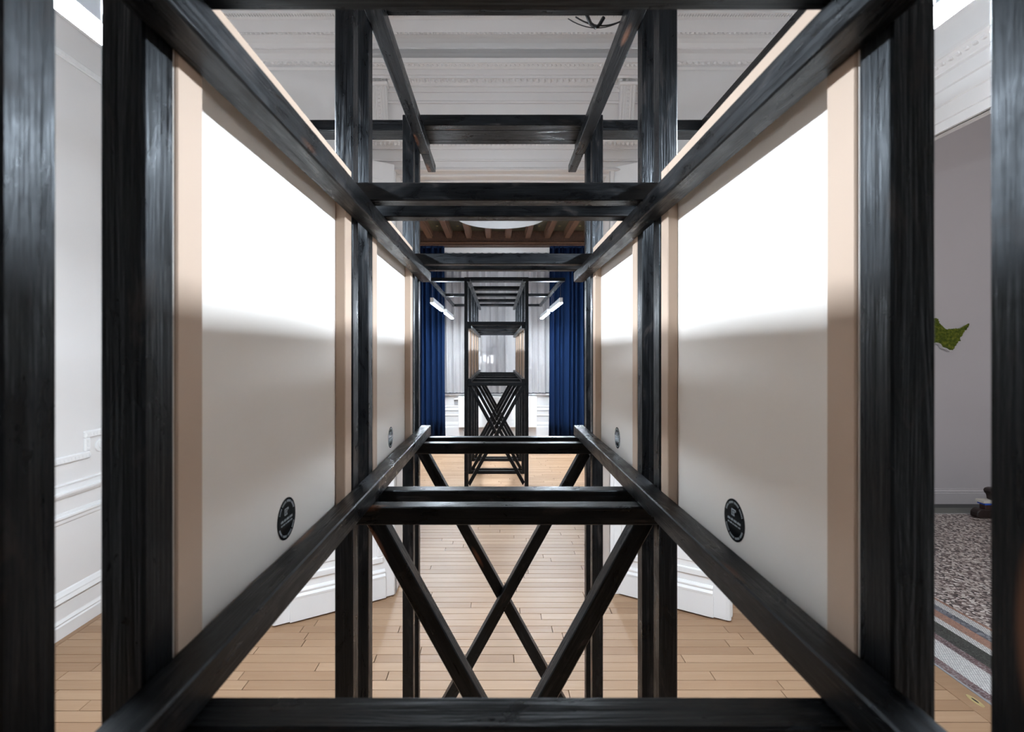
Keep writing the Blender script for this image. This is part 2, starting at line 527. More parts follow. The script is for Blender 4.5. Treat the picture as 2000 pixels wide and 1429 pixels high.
# consoles over the jambs
def console(xc):
    prof = []
    zt, zb = yz(172, .03), yz(262, .03)
    n = 14
    pts = []
    for i in range(n + 1):
        t = i / n
        d = .03 + .085 * (1 - t) ** 1.4 + .03 * math.exp(-((t - .9) / .09) ** 2)
        pts.append((YF - d, zt + (zb - zt) * t))
    poly = [(YF, zt)] + pts + [(YF, zb)]
    o = MB().prism(poly, 'x', xc - .063, xc + .063).build('console', M['plaster'], wall_front, bevel=.004)
    m = MB()
    for i in range(1, n):
        y, z = pts[i]
        m.box(xc - .009, xc + .009, y - .006, y + .01, z - .007, z + .007)
    tag(m.build('bead_string', M['plaster'], o, bevel=.002), kind='stuff')
    m = MB()
    for s in (-1, 1):
        for k in (.026, .05):
            m.tube([(xc + s * k, y - .001, z) for y, z in pts], .006, 6)
    m.build('reed', M['plaster'], o)
    MB().prism([(YF, zt), (YF - .135, zt), (YF - .125, zt - .022), (YF, zt - .022)], 'x', xc - .078, xc + .078).build('abacus', M['plaster'], o, bevel=.003)
    return o
console(-.968); console(1.058)

# left wall
wall_left = tag(MB().box(XL - .3, XL, YB, YF, 0, H + .3).build('wall_left', M['wall']), kind='structure')
def lw(name, prof, y0=YB, y1=YF, mat='trim'): return sweep(name, prof, 'y', y0, y1, M[mat], wall_left, XL, 1)
lw('skirting', [(0, 0), (.03, 0), (.03, .085), (.022, .095), (.026, .105), (.014, .122), (.012, .128), (.012, .228), (0, .23)])
lw('lower_panel_moulding', [(0, .232), (.02, .236), (.032, .25), (.022, .275), (.022, .285), (.008, .31), (0, .318)])
lw('lower_panel_moulding', [(0, .778), (.010, .79), (.014, .812), (.026, .826), (.026, .838), (.008, .842), (.008, .86), (0, .862)])
lw('dado_rail', [(0, .962), (.014, .966), (.03, .985), (.034, .995), (.034, 1.004), (.012, 1.01), (.012, 1.05), (.02, 1.053), (.02, 1.06), (0, 1.066)])
# framed upper panel: egg moulding all round
for (ya, yb) in ((.9, 3.60), (-3.6, .42), (-8.6, -4.1)):
    zt, z0, t, st, so = 4.05, 1.205, .052, .15, .2     # the frame steps outwards above its lower corners
    x0, x1 = XL - .005, XL + .02
    fr = MB()
    segs = [(ya, yb, z0, z0 + t), (ya, ya + t, z0 + t, z0 + st), (yb - t, yb, z0 + t, z0 + st),
            (ya - so, ya + t, z0 + st, z0 + st + t), (yb - t, yb + so, z0 + st, z0 + st + t),
            (ya - so, ya - so + t, z0 + st + t, zt), (yb + so - t, yb + so, z0 + st + t, zt), (ya - so, yb + so, zt, zt + t)]
    for (a, b_, c, d) in segs: fr.box(x0, x1, a, b_, c, d)
    o = fr.build('wall_panel_moulding', M['trim'], wall_left, bevel=.008)
    beads = MB()
    for (a, b_, c, d) in segs:
        if b_ - a > d - c:
            for y in frange(a + .01, b_ - .015, .03): beads.box(XL + .012, XL + .0225, y, y + .018, c + .014, c + .036)
        else:
            for z in frange(c + .005, d - .012, .03): beads.box(XL + .012, XL + .0225, a + .015, a + .037, z, z + .018)
    tag(beads.build('bead_moulding', M['trim'], o, bevel=.003), kind='stuff')
    ro = MB(); ro.disc((yb + .10, z0 + .075), 'x', .05, (XL - .002, XL + .012), 24); ro.disc((yb + .10, z0 + .075), 'x', .026, (XL, XL + .018), 20)
    ro.build('rosette', M['trim'], wall_left, bevel=.003)
def crown_side(face, sign, y0, y1, parent):
    prof = [(d, z) for d, z in crown]
    return sweep('cornice', prof, 'y', y0, y1, M['plaster'], parent, face, sign)
crown_side(XL, 1, YB, YF, wall_left)

# right wall with the wide opening to the hall
OY0, OY1 = .9, 3.86
HR = 1.383 + EYE
HT = .06                      # thickness of the wall to the hall
wall_right = tag(MB().box(XR, XR + HT, YB, OY0, 0, H + .3).build('wall_right', M['wall']), kind='structure')
MB().box(XR, XR + HT, OY1, YF, 0, H + .3).build('wall_side_piece', M['wall'], wall_right)
MB().box(XR, XR + HT, OY0, OY1, HR, H + .3).build('wall_over_opening', M['wall'], wall_right)
r_ent = [(0, 1.383), (.02, 1.383), (.02, 1.438), (.03, 1.442), (.03, 1.53), (.045, 1.536), (.045, 1.556), (.032, 1.562), (.032, 1.622), (.048, 1.626), (.048, 1.642),
         (.02, 1.648), (.02, 1.722), (.04, 1.729), (.04, 1.738), (.06, 1.76), (.09, 1.786), (.10, 1.79), (.10, 1.815), (.02, 1.826), (.015, 1.85), (0, 1.85)]
sweep('overdoor_entablature', [(d, z + EYE) for d, z in r_ent], 'y', OY0 - .2, OY1 + .13, M['plaster'], wall_right, XR, -1)
for (a, b_) in ((OY0 - .16, OY0), (OY1, OY1 + .12)):
    MB().box(XR - .02, XR + .01, a, b_, 0, HR + .05).build('door_casing', M['trim'], wall_right, bevel=.005)
m = MB()
for y in frange(OY0 - .18, OY1 + .08, .05):
    m.box(XR - .078, XR - .05, y, y + .03, 1.757 + EYE, 1.779 + EYE)
tag(m.build('egg_and_dart_row', M['plaster'], wall_right, bevel=.005), kind='stuff')
crown_side(XR, -1, YB, YF, wall_right)
sweep('skirting', [(0, 0), (.03, 0), (.03, .09), (.012, .12), (0, .23)], 'y', YB, OY0 - .16, M['trim'], wall_right, XR, -1)

wall_back = tag(MB().box(XL - .3, XR + .42, YB - .3, YB, 0, H + .3).build('wall_back', M['wall']), kind='structure')
sweep('cornice', crown, 'x', XL, XR, M['plaster'], wall_back, YB, 1)
sweep('skirting', [(0, 0), (.03, 0), (.03, .09), (.012, .12), (0, .23)], 'x', XL, XR, M['trim'], wall_back, YB, 1)

ceiling = tag(MB().box(XL - .3, XR + .42, YB - .3, YF + .02, H, H + .25).build('ceiling', M['plaster']), kind='structure')
m = MB()
yb_ = (H - EYE) * 940 / 646.5
m.box(XL + .3, XR - .3, yb_, yb_ + .012, H - .006, H + .01)
m.build('ceiling_fillet', M['plaster'], ceiling)
m = MB()
for yy in (3.64, 3.618):
    for x in frange(XL + .35, XR - .35, .0205):
        m.box(x, x + .0125, yy - .0085, yy + .0085, H - .012, H + .01)
tag(m.build('bead_border', M['plaster'], ceiling), kind='stuff')
MB().box(XL + .33, XR - .33, 3.594, 3.606, H - .014, H + .01).build('ceiling_fillet', M['plaster'], ceiling)

# hall
wall_hall = tag(MB().box(2.0, 9.0, 6.36, 6.6, 0, 6.3).build('wall_hall', M['hall']), kind='structure')
sweep('skirting', [(0, 0), (.03, 0), (.03, .145), (.022, .15), (.026, .165), (.012, .185), (.012, .2), (0, .202)], 'x', 2.0, 9.0, M['hall'], wall_hall, 6.36, -1)
tag(MB().box(9.0, 9.2, -3.2, 6.6, 0, 6.3).build('wall_hall_side', M['hall']), kind='structure')
tag(MB().box(XR + HT, 9.2, -3.4, -3.2, 0, 6.3).build('wall_hall_back', M['hall']), kind='structure')
tag(MB().box(XR + HT, 9.2, -3.4, 6.6, 6.2, 6.4).build('ceiling_hall', M['plaster']), kind='structure')
MB().box(XR, XR + HT, -3.4, 6.4, H + .2, 6.3).build('wall_upper_piece', M['hall'], wall_right)
tag(MB().box(XR, XR + HT, YF2, 6.4, 0, 6.3).build('wall_hall_inner', M['hall']), kind='structure')

# far room
FH = 2.86 + EYE
wall_far = empty('wall_far'); tag(wall_far, kind='structure')
WX0, WX1, WZ0, WZ1 = -1.55, 1.55, -.93 + EYE, 2.25 + EYE
m = MB()
m.box(FXL - .3, WX0, YW, YW + .35, 0, FH + .2); m.box(WX1, FXR + .3, YW, YW + .35, 0, FH + .2)
m.box(WX0, WX1, YW, YW + .35, 0, WZ0); m.box(WX0, WX1, YW, YW + .35, WZ1, FH + .2)
m.build('wall_surface', M['wall'], wall_far)
sweep('window_sill', [(0, .955), (.02, .955), (.03, .975), (.07, .98), (.07, 1.035), (0, 1.04)], 'x', -2.4, 2.4, M['trim'], wall_far, YW, -1)
sweep('dado_moulding', [(0, .60), (.012, .60), (.02, .62), (.012, .66), (.012, .68), (.022, .70), (0, .715)], 'x', FXL, FXR, M['trim'], wall_far, YW, -1)
sweep('dado_moulding', [(0, .47), (.01, .475), (.02, .49), (.01, .51), (0, .515)], 'x', FXL, FXR, M['trim'], wall_far, YW, -1)
sweep('skirting', [(0, 0), (.03, 0), (.03, .2), (.02, .24), (.024, .27), (.012, .32), (0, .33)], 'x', FXL, FXR, M['trim'], wall_far, YW, -1)
tag(MB().box(FXL - .3, FXL, YF2, YW, 0, FH + .2).build('wall_far_left', M['wall']), kind='structure')
tag(MB().box(FXR, FXR + .3, YF2, YW, 0, FH + .2).build('wall_far_right', M['wall']), kind='structure')
# window behind the sheer curtain
win = empty('window_1', (0, YW + .2, WZ0)); tag(win, kind='structure')
def local(o):   # keep world placement of a child built in world space
    o.matrix_parent_inverse = o.parent.matrix_world.inverted() if False else Matrix.Translation(-Vector(o.parent.location))
    return o
m = MB()
m.box(WX0, WX1, YW + .16, YW + .24, WZ0, WZ0 + .08); m.box(WX0, WX1, YW + .16, YW + .24, WZ1 - .08, WZ1)
m.box(WX0, WX0 + .08, YW + .16, YW + .24, WZ0 + .08, WZ1 - .08); m.box(WX1 - .08, WX1, YW + .16, YW + .24, WZ0 + .08, WZ1 - .08)
for x in (-.5, .5): m.box(x - .045, x + .045, YW + .165, YW + .235, WZ0 + .08, WZ1 - .08)
local(m.build('window_frame', M['trim'], win))
for (a, b_) in ((WX0 + .08, -.545), (-.455, .455), (.545, WX1 - .08)):
    mg, ntg, bg_ = (None, None, None)
    local(MB().box(a, b_, YW + .195, YW + .201, WZ0 + .08, WZ1 - .08).build('pane', None, win))
glass, ntg, bg_ = new_mat('window_glass')
bg_.inputs['Base Color'].default_value = (1, 1, 1, 1); bg_.inputs['Roughness'].default_value = 0
bg_.inputs['Transmission Weight'].default_value = 1.0; bg_.inputs['IOR'].default_value = 1.08
for ch in win.children:
    if ch.name.startswith('pane'): ch.data.materials.append(glass)
# house across the street with lit windows
house = empty('house', (-1.5, 34, 0))
tag(house, 'dim house across the street behind the sheer curtain', 'building')
local(MB().box(-9, 6, 34, 40, -3, 9).build('facade', M['night'], house))
for (px0, px1, py0, py1) in ((938, 940.5, 696, 709), (944.5, 949, 694, 705), (951, 954.5, 697, 709), (958.5, 963.5, 693, 709)):
    k = 33.95 / 940
    x0, x1 = (px0 - 972.5) * k, (px1 - 972.5) * k
    z0, z1 = (690.5 - py1) * k + EYE, (690.5 - py0) * k + EYE
    local(MB().box(x0, x1, 33.9, 34.02, z0, z1).build('lit_window', M['litwin'], house))

# wooden ceiling of the far room
ceil2 = tag(MB().box(FXL - .3, FXR + .3, YF2, YW + .3, FH, FH + .2).build('ceiling_far', M['cboard']), kind='structure')
JZ = 2.69 + EYE
jm = MB()
jm.box(-.06, .06, YF2, 11.25, JZ, JZ + .05); jm.box(-.075, .075, YF2, 11.25, JZ + .05, FH + .0)
jmesh = jm.mesh('joist', bevel=.004)
gm = MB()
for i in range(-9, 10):
    x = .009 + .457 * (i + .5)
    if FXL + .1 < x < FXR - .1:
        mesh_obj('joist', jmesh, M['joist'], ceil2, (x, 0, 0))
        for yy in frange(8.0, 11.2, .55):
            gm.box(x + .2, x + .26, yy, yy + .05, FH - .012, FH + .01)
tag(gm.build('gilt_boss', M['gilt'], ceil2, bevel=.01), kind='stuff')
m = MB(); m.box(FXL, FXR, 11.22, YW, 2.60 + EYE, FH); m.build('wall_plate', M['cbeam'], ceil2, bevel=.006)
MB().box(FXL, FXR, 11.19, YW, 2.575 + EYE, 2.60 + EYE).build('wall_plate_fillet', M['joist'], ceil2, bevel=.005)
MB().box(FXL, FXR, 11.26, YW, 2.533 + EYE, 2.575 + EYE).build('wall_plate', M['cbeam'], ceil2, bevel=.004)

# ------------------------------------------------------------------ double doors folded open
def door_leaf(name, hinge, tip, label):
    """leaf local frame: x from hinge to tip, y = thickness (visible face at -y), z up"""
    hx, hy = hinge; tx, ty = tip
    L = math.hypot(tx - hx, ty - hy)
    root = empty(name, (hx, hy, 0)); tag(root, label, kind='structure')
    root.rotation_euler[2] = math.atan2(ty - hy, tx - hx)
    top = 1.545 + EYE
    s = -1 if (tx - hx) > 0 else 1          # side that faces the viewer
    def f(d): return s * d
    def bxs(m, x0, x1, d0, d1, z0, z1):
        a, b2 = sorted((f(d0), f(d1))); m.box(x0, x1, a, b2, z0, z1)
    m = MB(); bxs(m, 0, L, -.045, 0, .012, top); m.build('leaf', M['trim'], root, bevel=.003)
    # kick board with its moulding
    m = MB(); bxs(m, .075, L - .085, 0, .02, .015, .178); m.build('kick_board', M['trim'], root, bevel=.002)
    m = MB()
    poly = [(0, .178), (.022, .178), (.024, .195), (.012, .212), (.016, .222), (.016, .23), (.006, .246), (0, .246)]
    m.prism([(f(d), z) for d, z in poly], 'x', .08, L - .09); m.build('kick_moulding', M['trim'], root)
    # framed panels
    for (z0, z1) in ((.30, .98), (1.10, 2.35), (2.47, 3.38)):
        x0, x1 = .095, L - .11
        m = MB()
        t = .05
        for (a, b2, c, d) in ((x0, x1, z0, z0 + t), (x0, x1, z1 - t, z1), (x0, x0 + t, z0 + t, z1 - t), (x1 - t, x1, z0 + t, z1 - t)):
            bxs(m, a, b2, -.01, .014, c, d)
        o = m.build('panel_moulding', M['trim'], root, bevel=.006)
        m = MB(); bxs(m, x0 + t + .045, x1 - t - .045, -.01, .008, z0 + t + .045, z1 - t - .045)
        m.build('raised_panel', M['trim'], root, bevel=.007)
    # rounded meeting stile
    m = MB(); m.tube([(L + .008, f(-.022), .015), (L + .008, f(-.022), top)], .024, 12)
    m.build('meeting_bead', M['trim'], root)
    m = MB(); bxs(m, L - .03, L + .035, -.10, -.055, .02, top)
    m.build('folded_leaf_edge', M['trim'], root, bevel=.003)
    m = MB(); bxs(m, .02, L - .06, -.10, -.055, .02, top)
    m.build('folded_leaf', M['trim'], root, bevel=.003)
    return root
door_leaf('door_1', (-.845, 3.93), (-1.60, 3.485), 'white panelled door leaf folded open on the left')
door_leaf('door_2', (.935, 4.0), (1.685, 3.55), 'white panelled door leaf folded open on the right')

# ------------------------------------------------------------------ timber towers
S = .05
WO, WI = .4673, .4173
RI = WI - S
TOPB0, TOPB1 = 1.063, 1.114
PITCH, SPAN = .155, .9295
BARM = .0024
tim_cache = {}
def timber_mesh(L, a, b_):
    key = (round(L, 4), round(a, 4), round(b_, 4))
    if key not in tim_cache:
        m = MB().box(-L / 2, L / 2, -a / 2, a / 2, -b_ / 2, b_ / 2)
        tim_cache[key] = m.mesh('timber', bevel=.0028)
    return tim_cache[key]
def timber(name, root, x0, x1, y0, y1, z0, z1, axis):
    L = {'x': x1 - x0, 'y': y1 - y0, 'z': z1 - z0}[axis]
    a, b_ = {'x': (y1 - y0, z1 - z0), 'y': (x1 - x0, z1 - z0), 'z': (y1 - y0, x1 - x0)}[axis]
    o = mesh_obj(name, timber_mesh(L, a, b_), M['black'], root, ((x0 + x1) / 2, (y0 + y1) / 2, (z0 + z1) / 2))
    if axis == 'y': o.rotation_euler[2] = math.pi / 2
    if axis == 'z': o.rotation_euler[1] = -math.pi / 2
    return o
def brace(root, sgn, y0, y1):
    """square-cut diagonal from under the tunnel to the floor bar"""
    p = Vector((-.403 * sgn, 0, -.462)); q = Vector((.403 * sgn, 0, -1.918))
    d = q - p; L = d.length
    ang = math.atan2(d.z, d.x)
    hw = S / 2; cut = hw / math.tan(abs(ang)) if True else 0
    # local x along the brace; ends cut level with the beams
    k = hw * math.cos(ang) / math.sin(abs(ang))
    poly = [(-L / 2 + k, -hw), (L / 2 + k, -hw), (L / 2 - k, hw), (-L / 2 - k, hw)]
    key = ('brace', sgn)
    if key not in tim_cache:
        tim_cache[key] = MB().prism(poly, 'y', -S / 2, S / 2).mesh('timber', bevel=.0028)
    o = mesh_obj('brace', tim_cache[key], M['black'], root, ((p.x + q.x) / 2, (y0 + y1) / 2, (p.z + q.z) / 2))
    o.rotation_euler[1] = -ang
    return o
def tower(y_first, n, xc, label, dz=0, group=None):
    """n frame pairs; the origin of the tower is on the floor under its first frame (z of parts relative to the eye)"""
    root = empty('timber_tower', (xc, y_first, EYE + dz))
    tag(root, label, 'timber tower', group)
    for i in range(n):
        ya = i * SPAN; yb = ya + PITCH
        for y in (ya, yb):
            for s in (-1, 1):
                a, b_ = sorted((s * WI, s * WO))
                timber('post', root, a, b_, y, y + S, -EYE - dz, TOPB1, 'z')
            for (z0, z1) in ((WI, WO), (-WO, -WI), (TOPB0, TOPB1)) + (((-1.979, -1.929),) if i else ()):
                timber('crossbeam', root, -WI, WI, y, y + S, z0, z1, 'x')
        brace(root, -1, ya + S + .001, ya + 2 * S + .001)
        brace(root, 1, ya + 2 * S + .002, ya + 3 * S + .002)
        if i % 2 == 0:
            timber('arm', root, -1.008, 1.008, ya + S, yb, TOPB0, TOPB1, 'x')
    yend = (n - 1) * SPAN + PITCH + S
    for s in (-1, 1):
        a, b_ = sorted((s * RI, s * WI))
        for (z0, z1) in ((RI, WI), (-WI, -RI)):
            timber('rail', root, a, b_, 0, yend + .03, z0, z1, 'y')
        timber('top_rail', root, a, b_, 0, yend, TOPB0 - S, TOPB0, 'y')
        timber('rail_extension', root, a + .003, b_ - .003, yend, yend + .245, TOPB0 - S, TOPB0 - .01, 'y')
        timber('rail_extension', root, a + .003, b_ - .003, -.245, 0, TOPB0 - S, TOPB0 - .01, 'y')
        for i in range(0, n - 2, 2):
            a, b_ = sorted((s * .947, s * .997))
            timber('outer_rail', root, a, b_, i * SPAN + PITCH, (i + 2) * SPAN + S, TOPB0, TOPB1, 'y')
    return root
NEAR_Y, NEAR_X = .382, .0225
FAR_Y, FAR_X = 7.0, -.0216
near_tower = tower(NEAR_Y, 3, NEAR_X, 'near black timber tower whose beams and rails frame the whole view')
far_tower = tower(FAR_Y, 5, FAR_X, 'far black timber tower standing before the sheer curtain')

# ------------------------------------------------------------------ canvas panels
PL, PZ0, PZ1 = .705, -.466, .491        # length, bottom, top
def panel_proto():
    """inner face looks to +x; origin at the middle of the length, eye level"""
    r = empty('canvas_panel')
    bw, bd = .052, .0265
    def bar(y0, y1, z0, z1):
        return MB().box(-bd, 0, y0, y1, z0, z1).build('stretcher_bar', M['bar'], r, bevel=.002)
    bar(-PL / 2, -PL / 2 + bw, PZ0, PZ1); bar(PL / 2 - bw, PL / 2, PZ0, PZ1)
    bar(-PL / 2 + bw, PL / 2 - bw, PZ1 - bw, PZ1); bar(-PL / 2 + bw, PL / 2 - bw, PZ0, PZ0 + bw)
    MB().box(-bd - .003, -bd, -PL / 2 - .002, PL / 2 + .002, PZ0 - .002, PZ1 + .002).build('canvas', M['canvas'], r)
    # canvas folded round the edges of the stretcher
    for (a, b_) in ((PL / 2, PL / 2 + .002), (-PL / 2 - .002, -PL / 2)):
        MB().box(-bd - .003, -.004, a, b_, PZ0, PZ1).build('canvas_edge', M['canvas'], r)
    st = MB().disc((0, 0), 'x', .041, (0, .0007), 48).build('sticker', M['sticker'], r, loc=(-bd, .014, -.328))
    st['label'] = 'round glossy black sticker with grey print'
    m = MB()
    t0, t1 = .0007, .0010
    def rect(u0, u1, v0, v1): m.box(t0, t1, u0, u1, v0, v1)
    # two lines of small lettering, broken into words
    for (v, h, words) in ((-.001, .0042, (.011, .009, .012, .013)), (-.0085, .0026, (.006, .009, .005, .012, .009))):
        tot = sum(words) + .0022 * (len(words) - 1); u = -tot / 2
        for w in words:
            k = max(2, int(w / .0024)); lw_ = w / k
            for q in range(k): rect(u + q * lw_, u + q * lw_ + lw_ * .74, v - h / 2, v + h / 2 * (1 if q % 3 else .7))
            u += w + .0022
    # bracket emblem
    rect(-.010, -.008, .008, .021); rect(-.010, .007, .019, .021); rect(-.010, .002, .008, .0097)
    rect(-.005, -.0035, .0115, .017); rect(-.005, .003, .0157, .017); rect(-.001, .0005, .0097, .0157); rect(.005, .007, .0165, .019)
    # lettering round the rim
    for (a0, a1, k) in ((25, 155, 26), (205, 335, 26)):
        for q in range(k):
            if q % 7 == 6: continue
            a = math.radians(a0 + (a1 - a0) * q / (k - 1)); da = math.radians(1.5)
            n = len(m.v)
            for t in (t0, t1):
                for (rr, aa) in ((.0325, a - da), (.0365, a - da), (.0365, a + da), (.0325, a + da)):
                    m.v.append((t, rr * math.cos(aa), rr * math.sin(aa)))
            m.f += [(n, n + 1, n + 2, n + 3), (n + 4, n + 7, n + 6, n + 5)] + [(n + i, n + (i + 1) % 4, n + 4 + (i + 1) % 4, n + 4 + i) for i in range(4)]
    tag(m.build('sticker_print', M['print'], st), kind='stuff')
    return r
def copy_tree(o, parent=None):
    c = o.copy(); COL.objects.link(c); c.parent = parent
    for ch in o.children:
        copy_tree(ch, c)
    return c
proto = panel_proto()
first = [True]
ORD = ['first', 'second', 'third', 'fourth']
def place_panel(x, y, z, side, label, group):
    if first[0]: p = proto; first[0] = False
    else: p = copy_tree(proto)
    p.location = (x, y, z)
    p.rotation_euler[2] = 0 if side < 0 else math.pi
    tag(p, label, 'canvas panel', group)
    if side > 0:      # the sticker sits on the same far side of the middle on both walls
        for ch in p.children:
            if ch.name.startswith('sticker'): ch.location.y = -.004
    return p
for i in range(2):
    for s in (-1, 1):
        side = 'left' if s < 0 else 'right'
        lab = ('large white canvas panel, %s wall of the near tower, bay nearest the viewer' if i == 0 else
               'narrow-looking white canvas panel, %s wall of the near tower, second bay') % side
        place_panel(NEAR_X + s * WI, NEAR_Y + i * SPAN + .2105 + PL / 2, EYE, s, lab, 'canvas panels of the near tower')
for i in range(4):
    for s in (-1, 1):
        place_panel(FAR_X + s * WI, FAR_Y + i * SPAN + .2105 + PL / 2, EYE, s,
                    'small white canvas panel edge-on, %s wall of the far tower, %s bay from the front' % ('left' if s < 0 else 'right', ORD[i]),
                    'canvas panels of the far tower')

# ------------------------------------------------------------------ linear lamps
LZ0 = .765
def lamp(x, y0, L, z, label, group, lean=0):
    r = empty('linear_lamp', (x, y0, z)); tag(r, label, 'lamp', group)
    w = .025
    MB().box(-w, w, 0.012, L - .012, .015, .088).build('housing', M['alu'], r, bevel=.002)
    MB().box(-w, w, .004, L - .004, 0, .015).build('diffuser', M['tube'], r, bevel=.004, seg=3)
    for (a, b_) in ((0, .012), (L - .012, L)):
        MB().box(-w - .001, w + .001, a, b_, .012, .090).build('end_cap', M['cap'], r, bevel=.002)
    top = TOPB0 + EYE - z
    for yy in (.06, L - .06):
        MB().tube([(0, yy, .088), (0, yy, top)], .0012, 6).build('hanging_wire', M['wire'], r)
    # black power cable, slack
    pts = [(.012, L - .05, .088)]
    for k in range(1, 9):
        t = k / 8
        pts.append((.012 + .03 * math.sin(math.pi * t), L - .05 + .05 * math.sin(math.pi * t), .088 + (top - .088) * t))
    MB().tube(pts, .0035, 6).build('power_cable', M['cable'], r)
    return r
ln = 1.44
lamp(NEAR_X - .983, NEAR_Y + .34, ln, EYE + LZ0, 'bright linear lamp at the top left corner of the photo', 'lamps of the near tower')
lamp(NEAR_X + .983, NEAR_Y + .34, ln, EYE + LZ0, 'bright linear lamp at the top right corner of the photo', 'lamps of the near tower')
for s in (-1, 1):
    sd = 'left' if s < 0 else 'right'
    lamp(FAR_X + s * .983, FAR_Y + .33, 1.38, EYE + LZ0 + .0, 'bright linear lamp hanging %s of the far tower, the nearer of two' % sd, 'lamps of the far tower')
    lamp(FAR_X + s * .983, FAR_Y + 2.18, 1.42, EYE + LZ0 + .0, 'bright linear lamp hanging %s of the far tower, the farther of two' % sd, 'lamps of the far tower')

# round lamp in the far room
r = empty('round_ceiling_lamp', (.055, 8.45, 2.40 + EYE)); tag(r, 'large white round pendant lamp under the wooden ceiling', 'lamp')
MB().disc((0, 0), 'z', .80, (0, .012), 64).build('diffuser', M['disc'], r)
MB().disc((0, 0), 'z', .805, (.012, .075), 64).build('rim', M['cap'], r, bevel=.004)
for a in (30, 150, 270):
    x, y = .6 * math.cos(math.radians(a)), .6 * math.sin(math.radians(a))
    MB().tube([(x, y, .075), (x * .2, y * .2, FH - 2.40 - EYE)], .003, 6).build('hanging_wire', M['wire'], r)

# loose cables on the near tower's top beam
cb = empty('cable_loop', (.31, 1.545, 1.06 + EYE)); tag(cb, 'black cable loop sagging under the top beam, upper right of centre', 'cable')
def sag(x0, z0, x1, z1, drop, r, name, dy=0):
    pts = []
    for k in range(13):
        t = k / 12
        pts.append((x0 + (x1 - x0) * t - .31, dy, z0 + (z1 - z0) * t - drop * 4 * t * (1 - t) - 1.06))
    MB().tube(pts, r, 8).build(name, M['cable'], cb, smooth=True)
sag(.225, 1.075, .405, 1.072, .0285, .0016, 'cable')
sag(.25, 1.085, .41, 1.078, .025, .0024, 'cable', .006)
m = MB(); m.tube([(-.025, .002, .03), (-.012, .002, .0), (.004, .002, -.012), (.016, .002, -.004), (.03, .002, .02)], .006, 8); m.build('cable_tie', M['cable'], cb)

# ------------------------------------------------------------------ curtains
def pleats(name, x0, x1, y, z0, z1, n, amp, mat, seed, flare=0.0, thick=.006):
    rnd = random.Random(seed); k = n * 10; nz = 10
    ph = [rnd.uniform(-.25, .25) for _ in range(n + 1)]; am = [rnd.uniform(.6, 1.25) for _ in range(n + 1)]
    V, F = [], []
    for j in range(nz + 1):
        tz = j / nz
        for i in range(k + 1):
            t = i / k; u = t * n; q = int(min(u, n - 1))
            f = u - q
            p = ph[q] * (1 - f) + ph[q + 1] * f; a = am[q] * (1 - f) + am[q + 1] * f
            wv = math.sin(2 * math.pi * (u + p)) * amp * a * (.75 + .25 * (1 - tz))
            wv += .3 * amp * math.sin(2 * math.pi * (2 * u + p * 3) + 2.0 * tz)
            xx = x0 + (x1 - x0) * t + flare * (1 - tz) * (t - .5) * 2 + .006 * math.sin(5 * tz + u)
            V.append((xx, y + wv, z0 + (z1 - z0) * tz))
    for j in range(nz):
        for i in range(k):
            a = j * (k + 1) + i
            F.append((a, a + 1, a + k + 2, a + k + 1))
    me = bpy.data.meshes.new(name); me.from_pydata(V, [], F)
    for p in me.polygons: p.use_smooth = True
    o = mesh_obj(name, me, mat)
    if thick:
        md = o.modifiers.new('thickness', 'SOLIDIFY'); md.thickness = thick
    return o
CY = 11.38
left_c = empty('curtain', (-1.85, CY, 0)); tag(left_c, 'floor-length blue velvet curtain left of the far tower', 'curtain', 'blue velvet curtains')
right_c = empty('curtain', (1.85, CY, 0)); tag(right_c, 'floor-length blue velvet curtain right of the far tower', 'curtain', 'blue velvet curtains')
for (root, x0, x1, sd, n) in ((left_c, -2.55, -1.275, 3, 10), (right_c, 1.235, 2.55, 9, 12)):
    o = pleats('drape', x0, x1, CY, .02, 2.535 + EYE, n, .08, M['velvet'], sd, flare=.03)
    o.parent = root; local(o)
    m = MB(); m.box(x0, x1, CY - .05, CY + .05, 2.50 + EYE, 2.545 + EYE)
    local(m.build('header_tape', M['velvet'], root, bevel=.01))
sh = empty('sheer_curtain', (0, 11.5, 1.0)); tag(sh, 'pale grey striped sheer curtain across the far window', 'curtain')
o = pleats('drape', -1.5, 1.5, 11.52, -.935 + EYE, 2.39 + EYE, 17, .035, M['sheer'], 5, thick=0)
o.parent = sh; local(o)
dark_edge = pleats('dark_edge', -1.5, 1.5, 11.519, -.952 + EYE, -.930 + EYE, 17, .035, M['dark_edge'], 5, thick=.004)  # dark strip along the bottom edge of the sheer curtain
dark_edge.parent = sh; local(dark_edge)
pel = tag(MB().box(-1.42, 1.42, 11.44, 11.62, 2.41 + EYE, 2.525 + EYE).build('pelmet', M['trim'], bevel=.004),
          'white pelmet board above the sheer curtain', 'pelmet')
m = MB()
for x in frange(-1.4, 1.4, .17):
    pts = [(x + .17 * t, 11.47, 2.40 + EYE - .02 * math.sin(math.pi * t)) for t in (0, .17, .33, .5, .67, .83, 1)]
    m.tube(pts, .006, 6)
o = m.build('header_scallop', M['dark_edge'], sh); local(o)

